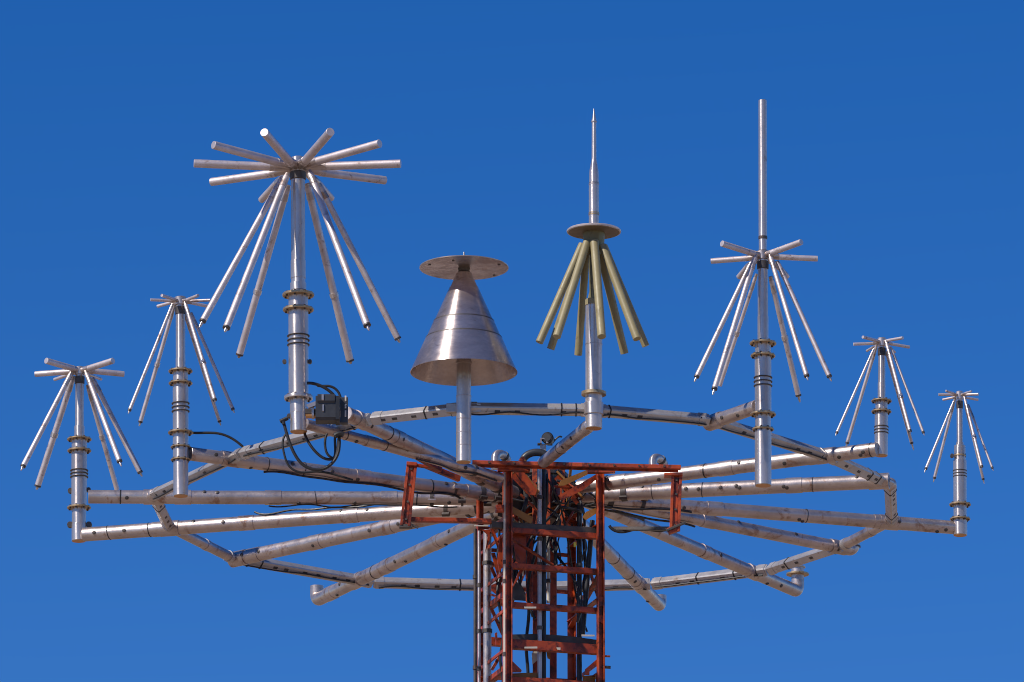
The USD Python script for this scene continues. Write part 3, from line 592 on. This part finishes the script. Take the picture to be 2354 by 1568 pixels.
for y, rr in ((510, 194), (618, 245)): cn.part('seam', lathe(base, ax, [(h(y) - .006, rr * m * .99), (h(y) - .006, rr * m + .0065), (h(y) + .005, rr * m + .0035), (h(y) + .005, rr * m * .99)], 96), 'dark_steel')
cn.part('seam_band', lathe(base, ax, [(h(295), 93 * m), (h(294), 96 * m), (h(286), 92 * m), (h(285), 88 * m)], 64), 'polished_steel')
zd = h(160)
cn.part('disc', lathe(base, ax, [(zd - .004, 280 * m), (zd - .003, 289 * m), (zd + .003, 290 * m), (zd + .006, 284 * m), (zd + .02, 40 * m)], 80), 'polished_steel')
cn.part('disc_post', lathe(base, ax, [(h(200), 47 * m), (h(182), 36 * m), (zd, 40 * m)], 32), 'dark_steel')
cn.part('top_pin', lathe(base, ax, [(zd, 7 * m), (h(62), 6 * m), (h(58), 3 * m)], 12), 'galvanised_mast')
for an, rr in ((158, 240), (22, 245), (-40, 255), (110, 200)):
    a, b, d = frame(ax); c = base + d * (zd - .009) + (V(math.cos(math.radians(an)), -math.sin(math.radians(an)), 0)) * rr * m
    cn.part('bolt', lathe(c, d, [(0, .010), (.007, .012)], 10), 'dark_steel')
for k in range(6):                                                                # folds inside the skirt
    an = math.radians(200 + 28 * k); u = V(math.cos(an), math.sin(an), 0)
    cn.part('inner_seam', tube(base + ax * (h(830)) + u * (337 * m), base + ax * h(620) + u * (236 * m), .004, n=8), 'dark_steel')
cn.part('ring_bracket', beam(on(*c4(430, 1075)) + V(-.13, -.035, 0), on(*c4(430, 1075)) + V(.13, -.035, 0), .05, .07), 'perforated_strut', smooth=False)

# ---- the olive antenna with a needle top
YO = on(1365, 943)[1] - .10
base, ax, h = mast_axis(c5, (443, 67), (441, (985 - 223.5) / .3921), YO); m = mpp(YO) * .3921
ol = Thing('needle_antenna', 'olive green antenna with a disc and a pointed silver needle on top', 'antenna', base)
k5 = lambda y: (y - 223.5) / .3921
ol.part('needle', lathe(base, ax, [(h(500), 29 * m), (h(440), 28 * m), (h(400), 21 * m), (h(362), 14.5 * m), (h(150), 13 * m), (h(135), 14 * m), (h(100), 8 * m), (h(70), 2.5 * m), (h(67), 0)], 32), 'galvanised_mast')
for y, r in ((143, 17), (513, 31), (505, 30), (690, 32), (680, 31.5)): ol.part('needle_ring', lathe(base, ax, [(h(y) - .005, r * m * .9), (h(y) - .004, r * m), (h(y) + .004, r * m), (h(y) + .005, r * m * .9)], 32), 'yellow_zinc' if y > 600 else 'galvanised_pipe')
ol.part('needle_base', lathe(base, ax, [(h(787), 30 * m), (h(500), 30 * m)], 32), 'galvanised_mast')
zd = h(787)
ol.part('disc', lathe(base, ax, [(zd - .010, 150 * m), (zd - .006, 159 * m), (zd + .004, 161 * m), (zd + .010, 156 * m), (zd + .016, 60 * m)], 72), 'aluminium_rod')
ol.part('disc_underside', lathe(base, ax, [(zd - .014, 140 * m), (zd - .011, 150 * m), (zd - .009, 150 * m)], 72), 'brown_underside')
ol.part('hub', lathe(base, ax, [(h(920), 40 * m), (h(850), 62 * m), (zd, 66 * m)], 24), 'olive_in_shade')
ol.part('stem', lathe(base, ax, [(h(1200), 26 * m), (h(880), 30 * m)], 24), 'olive_in_shade')
ol.part('stem_collar', lathe(base, ax, [(h(1222), 52 * m), (h(1190), 52 * m), (h(1186), 47 * m)], 32), 'olive_paint')
for an in (20, 140, 260):
    u = V(math.cos(math.radians(an)), math.sin(math.radians(an)), 0)
    ol.part('stem_fin', plate([base + ax * h(y) + u * r * m for y, r in ((1190, 20), (1190, 46), (1130, 30), (900, 34), (900, 20))], .010, np.cross(u, ax)), 'olive_paint', smooth=False)
ol.part('mast', lathe(base, ax, [(0, 48 * m), (.004, 49.5 * m), (h(k5(905)), 49.5 * m), (h(k5(905)), 49 * m), (h(1222), 49 * m)], 36), 'rusty_mast')
for y, hw, th in ((k5(905), 73, 18), (k5(940), 58, 70)):
    ol.part('flange' if th < 30 else 'clamp', lathe(base, ax, [(h(y) - th * m / 2, hw * m * .7), (h(y) - th * m / 2, hw * m), (h(y) + th * m / 2, hw * m), (h(y) + th * m / 2, hw * m * .7)], 44), 'yellow_zinc' if th < 30 else 'galvanised_mast')
ol.part('joint_band', lathe(base, ax, [(h(1450) - .004, 50.5 * m), (h(1450) + .004, 50.5 * m)], 36), 'galvanised_pipe')
ol.part('end_cap', lathe(base, ax, [(-.003, 46 * m), (.001, 46 * m)], 36), 'orange_metal')
for (ix, iy), (ox, oy), r, s in [((375, 862), (122, 1438), 23, 1), ((402, 850), (224, 1405), 24, 1), ((390, 880), (188, 1478), 23, -1), ((445, 845), (488, 1405), 25, 1),
                                 ((493, 870), (696, 1418), 24, 1), ((500, 870), (747, 1460), 22, -1), ((475, 890), (622, 1503), 24, -1), ((400, 890), (350, 1513), 23, -1)]:
    dx = ox - 441; dy = s * math.sqrt(max(325 ** 2 - dx ** 2, 40 ** 2)) * m; fr = min(max((ix - 441) / dx, .08), .4)
    o = at(*c5(ox, oy), YO - dy); i = at(*c5(ix, iy), YO - dy * .2)
    ol.part('skirt_rod', tube(i, o, r * m, n=22), 'olive_paint')

# ------------------------------------------------------------------ junction box and cables
YB = -2.98
jb = Thing('junction_box', 'dark grey junction box with a slotted back plate beside the largest antenna', 'box', at(*cG(720, 760), YB))
def boxG(x0, y0, x1, y1, dep, off=0., c=.012):
    a, b = at(*cG(x0, (y0 + y1) / 2), YB + off), at(*cG(x1, (y0 + y1) / 2), YB + off); hh = (y1 - y0) * .1782 * mpp(YB)
    return beam(a, b, dep, hh, c)
jb.part('housing', boxG(520, 425, 820, 750, .16, 0., .02), 'grey_plastic')
jb.part('lid', boxG(545, 410, 770, 530, .172, -.01, .016), 'grey_plastic')
jb.part('lid_edge', boxG(600, 418, 628, 500, .180, -.012, .006), 'galvanised_mast')
jb.part('side_rib', boxG(610, 545, 628, 640, .170, -.004, .004), 'galvanised_mast')
jb.part('side_rib', boxG(470, 560, 500, 690, .10, 0, .008), 'galvanised_mast')
jb.part('bracket', plate([at(*cG(x, y), YB - .05) for x, y in ((400, 520), (590, 455), (615, 465), (612, 500), (430, 565))], .05, V(0, 1, .1)), 'galvanised_pipe')
jb.part('bracket', boxG(380, 570, 530, 660, .05, .03), 'dark_steel')
jb.part('back_plate', boxG(835, 425, 935, 775, .06, .0, .008), 'grey_plastic')
jb.part('rib', boxG(780, 430, 830, 760, .17, -.005, .01), 'black_rubber')
for y0, y1 in ((415, 490), (522, 578), (600, 690)): jb.part('plate_slot', boxG(896, y0, 915, y1, .068, .0, .004), 'pale_paint')
jb.part('clamp', boxG(390, 650, 540, 690, .06, .02), 'orange_metal')
CG = 'black coaxial cables at the platform'
def cable(label, pts, cr, Y, r, name='coaxial_cable', mat='black_rubber', k=6):
    P_ = [at(*cr(x, y), Y + (dy[0] if dy else 0)) for x, y, *dy in pts]
    single(name, label, 'cable', wire(P_, r, 10, k), mat, CG)
cable('thick black cable hanging in the lowest loop under the largest antenna', [(95, 715), (120, 800), (180, 1000), (262, 1180), (350, 1288), (480, 1350), (620, 1345), (740, 1262), (805, 1150), (825, 1000), (820, 890)], cG, Y683 - .02, .0125)
cable('black cable hanging in the middle loop right of the largest mast foot', [(375, 880, .06), (450, 1040), (560, 1165), (660, 1220), (745, 1215), (800, 1110), (830, 930)], cG, Y683 + .0, .011)
cable('black cable in the small narrow loop under the junction box', [(665, 890), (640, 990), (645, 1080), (685, 1172), (740, 1205), (772, 1100), (785, 930)], cG, Y683 + .04, .010)
cable('thin black cable dropping left of the largest mast foot onto the boom below', [(130, 900), (95, 990), (112, 1150), (185, 1320), (300, 1385), (500, 1382), (720, 1408), (1000, 1490)], cG, Y683 + .35, .009)
cable('thick black cable curving from the largest mast into the junction box', [(405, 240), (470, 242), (560, 265), (680, 330), (770, 420), (815, 540), (800, 660)], cG, Y683 - .07, .012)
cable('black cable arched highest over the junction box', [(540, 270), (620, 278), (700, 280), (780, 320), (835, 410), (835, 540)], cG, Y683 - .03, .010)
single('cable_gland', 'angled black connector on the left of the largest mast foot', 'connector', join([tube(at(*cG(60, 735), Y683 - .03), at(*cG(160, 690), Y683 - .03), .016), tube(at(*cG(95, 700), Y683 - .03), at(*cG(108, 770), Y683 - .03), .014)]), 'black_rubber')
single('cable_tie_bundle', 'black wrapped bundle where cables meet under the thin boom', 'connector', wire([at(*cG(x, y), Y683 - .04) for x, y in ((765, 920), (820, 895), (880, 910))], .022), 'black_rubber')
cable('black cable leading from the slim left antenna to the ring', [(1065, 826), (1120, 826), (1220, 832), (1300, 868), (1350, 910)], c1, Y415 + .05, .010)
def along(bm, t0, t1, off, r, label, n=9, amp=.01, seed=0):
    """a cable tied under a boom"""
    rg = random.Random(seed); a, b, rr, _ = bm; d = unit(b - a); s = unit(np.cross(d, UPV)); s = s if s[1] < 0 else -s; pts = []
    for k in range(n):
        t = t0 + (t1 - t0) * k / (n - 1); an = math.radians(off + rg.uniform(-14, 14)); u = s * math.cos(an) + UPV * math.sin(an)
        pts.append(a + (b - a) * t + u * (rr + r + rg.uniform(0, amp)))
    single('coaxial_cable', label, 'cable', wire(pts, r, 8, 5), 'black_rubber', CG)
along(B, .22, .82, -70, .009, 'black cable tied along the underside of the boom below the junction box', seed=1, n=11)
along(D_, .40, .88, 62, .008, 'wavy black cable lying on the upper side of the left boom behind the red post', seed=2, n=12, amp=.02)
along(C_, .42, .86, -75, .006, 'thin black cable under the level boom on the left', seed=3, n=10, amp=.02)
along(A2, .55, .97, -60, .007, 'black cable under the thin boom near the red stay', seed=5, n=7)
along(I_, .55, .97, -80, .009, 'black cable under the second lowest right boom near the tower', seed=6, n=7, amp=.02)
along(J_, .68, .97, -50, .008, 'black cable on the right boom beside the red post', seed=7, n=7, amp=.02)
along(H_, .70, .97, 10, .012, 'thick black cable along the inner end of the right boom sloping down', seed=8, n=7, amp=.025)
cable('black cables sagging beneath the right post of the red frame', [(1660, 700), (1700, 735), (1780, 742), (1860, 722), (2000, 735), (2090, 720)], cA, -.5 + TY, .012)
# vertical runs down the tower
def vpipe(name, label, x, y0, y1, Y, r, mat, x1=None, group='pipes and cables running down the tower', bands=()):
    Y = Y + TY
    p0, p1 = at(*cB(x, y0), Y), at(*cB(x if x1 is None else x1, y1), Y)
    if y1 > 1560: p1 = p0 + (p1 - p0) * (p0[2] - .3) / (p0[2] - p1[2])
    T_ = Thing(name, label, 'cable' if 'cable' in name else 'pipe', p1, group); pp = T_.part('run', tube(p1, p0, r, n=16), mat)
    for yb in bands: T_.part('clip', ringband(at(*cB(x, yb), Y), UPV, r, .03, .006), 'dark_steel')
vpipe('vertical_pipe', 'slim shiny pipe down the left edge of the tower', 245, 120, 1600, -.12, .0125, 'galvanised_mast', bands=(640, 1080, 1440))
vpipe('vertical_pipe', 'thick grey pipe beside the slim one at the left of the tower', 322, 110, 1600, -.02, .033, 'galvanised_pipe', bands=(430, 1080))
vpipe('vertical_pipe', 'narrow dark pipe at the outer left edge of the tower', 207, 100, 1600, .02, .014, 'dark_steel', bands=(560, 1430))
vpipe('vertical_pipe', 'pale grey pipe up the middle of the tower', 825, -560, 1600, -.33, .018, 'galvanised_pipe', bands=(-200, 200, 440, 1050))
vpipe('vertical_pipe', 'cream pipe just right of the middle of the tower', 907, 130, 810, -.05, .014, 'pale_paint', bands=(200, 600))
vpipe('vertical_cable', 'thick black cable just right of the pale middle pipe', 866, -560, 1600, -.30, .016, 'black_rubber', bands=())
vpipe('vertical_cable', 'straight black cable at the right of the tower', 1205, -120, 1600, -.10, .020, 'black_rubber', bands=(450, 840))
vpipe('vertical_cable', 'slanting black cable inside the right of the tower', 1330, 20, 1110, -.16, .020, 'black_rubber', x1=1235)
vpipe('vertical_cable', 'thin black cable beside the right front leg', 1380, 500, 1140, -.30, .005, 'black_rubber')
vpipe('vertical_pipe', 'added cream strip painted as the sunlit edge of the left front leg', 489, -500, 1600, -.52, .010, 'pale_paint', bands=(420, 600, 1300))  # pale run put in for the sunlit flange edge of the leg, no pipe
for k, (xa, ya, xb, yb, r) in enumerate([(1010, 320, 1160, 640, .014), (1060, 480, 1010, 640, .016), (1200, 300, 1190, 640, .013), (1300, 560, 1460, 600, .012), (1440, 500, 1480, 700, .011)]):
    lab = ['black cable slanting behind the left gusset of the tower head', 'short thick black cable low in the left of the tower head', 'black cable beside the hub in the middle of the tower head',
           'black cable crossing the right of the tower head', 'black cable dropping at the right front leg of the tower head'][k]
    P_ = [front(*cA(xa, ya), .16), front(*cA((xa + xb) / 2 + 12, (ya + yb) / 2), .12), front(*cA(xb, yb), .2)]
    single('coaxial_cable', lab, 'cable', wire(P_, r, 10, 6), 'black_rubber', CG)
tg = [front(*cB(x, y), .05) for x, y in ((1150, 228), (1172, 228), (1176, 262), (1166, 276), (1150, 268))]
single('tag', 'small yellow tag hanging in the upper right of the tower', 'tag', plate(tg, .006, fn), 'yellow_tag', smooth=False)

# ------------------------------------------------------------------ fittings above the red top bar
def gooseneck(cr, apex, half, foot_y, Y, label, r):
    T_ = Thing('bent_pipe', label, 'pipe', at(*cr(apex[0], foot_y), Y), 'bent pipe ends rising behind the red top bar')
    top = at(*cr(*apex), Y); foot = at(*cr(apex[0], foot_y), Y); R = half; pts = [foot + V(-R, -.02, 0)]
    zc = top[2] - r - R
    for k in range(13):
        th = k / 12 * math.pi; pts.append(V(foot[0] - R * math.cos(th), foot[1] - .02 + .07 * (1 - math.cos(th)), zc + R * math.sin(th)))
    e = pts[-1].copy(); e[2] = foot[2]; pts.append(e)
    p = T_.part('bend', sweep(pts, circle(r, 24)), 'galvanised_mast'); T_.part('rim', ringband(pts[9], pts[10] - pts[8], r, .02, .004), 'dark_steel', parent=p)
gooseneck(cC, (1195, 165), .048, 480, -.05, 'bent shiny pipe end rising behind the red top bar, left of the hub', .035)
gooseneck(cE, (492, 125), .046, 330, .1, 'bent shiny pipe end rising behind the right end of the red top bar', .034)
dv = Thing('small_spotlight', 'small black clamp-on lamp on a grey bracket at the foot of the middle boom', 'lamp', at(*cD(340, 400), -.35))
def boxD(x0, y0, x1, y1, dep, Y, c=.004):
    a, b = at(*cD(x0, (y0 + y1) / 2), Y), at(*cD(x1, (y0 + y1) / 2), Y); return beam(a, b, dep, (y1 - y0) * .1663 * mpp(Y), c)
dv.part('bracket', boxD(298, 200, 382, 385, .02, -.35), 'galvanised_pipe')
dv.part('bracket_head', join([boxD(300, 130, 410, 150, .06, -.36, .002), boxD(300, 150, 322, 205, .06, -.36, .002), boxD(380, 140, 410, 205, .06, -.36, .002)]), 'galvanised_pipe', smooth=False)
dv.part('base_lip', boxD(262, 196, 300, 216, .05, -.36, .002), 'dark_steel')
cL = at(*cD(430, 125), -.36); dv.part('lamp_head', lathe(cL + V(0, .07, 0), V(-.2, -1, 0), [(0, .03), (.03, .045), (.09, .048), (.1, .040)], 24), 'black_rubber')
dv.part('lens', lathe(cL + V(-.02, -.03, 0), V(-.2, -1, 0), [(0, .034), (.004, .030)], 24), 'grey_plastic')
dv.part('yoke', boxD(400, 110, 470, 220, .04, -.30), 'black_rubber')
single('coaxial_cable', 'dark hose humped behind the foot of the small lamp', 'cable', wire([at(*cD(x, y), -.40) for x, y in ((60, 430), (130, 350), (220, 320), (330, 330), (420, 420))], .030, 14), 'grey_plastic', CG)
single('coaxial_cable', 'thin black cable looping from the small lamp to the middle boom', 'cable', wire([at(*cD(x, y), -.30) for x, y in ((470, 190), (520, 130), (585, 100), (600, 110))], .007, 8), 'black_rubber', CG)
single('bracket', 'orange triangular bracket on the top bar left of the small lamp', 'bracket', plate([at(*cD(x, y), -.62 + TY) for x, y in ((0, 430), (55, 375), (85, 380), (85, 440))], .02, V(0, 1, 0)), 'red_paint', smooth=False)
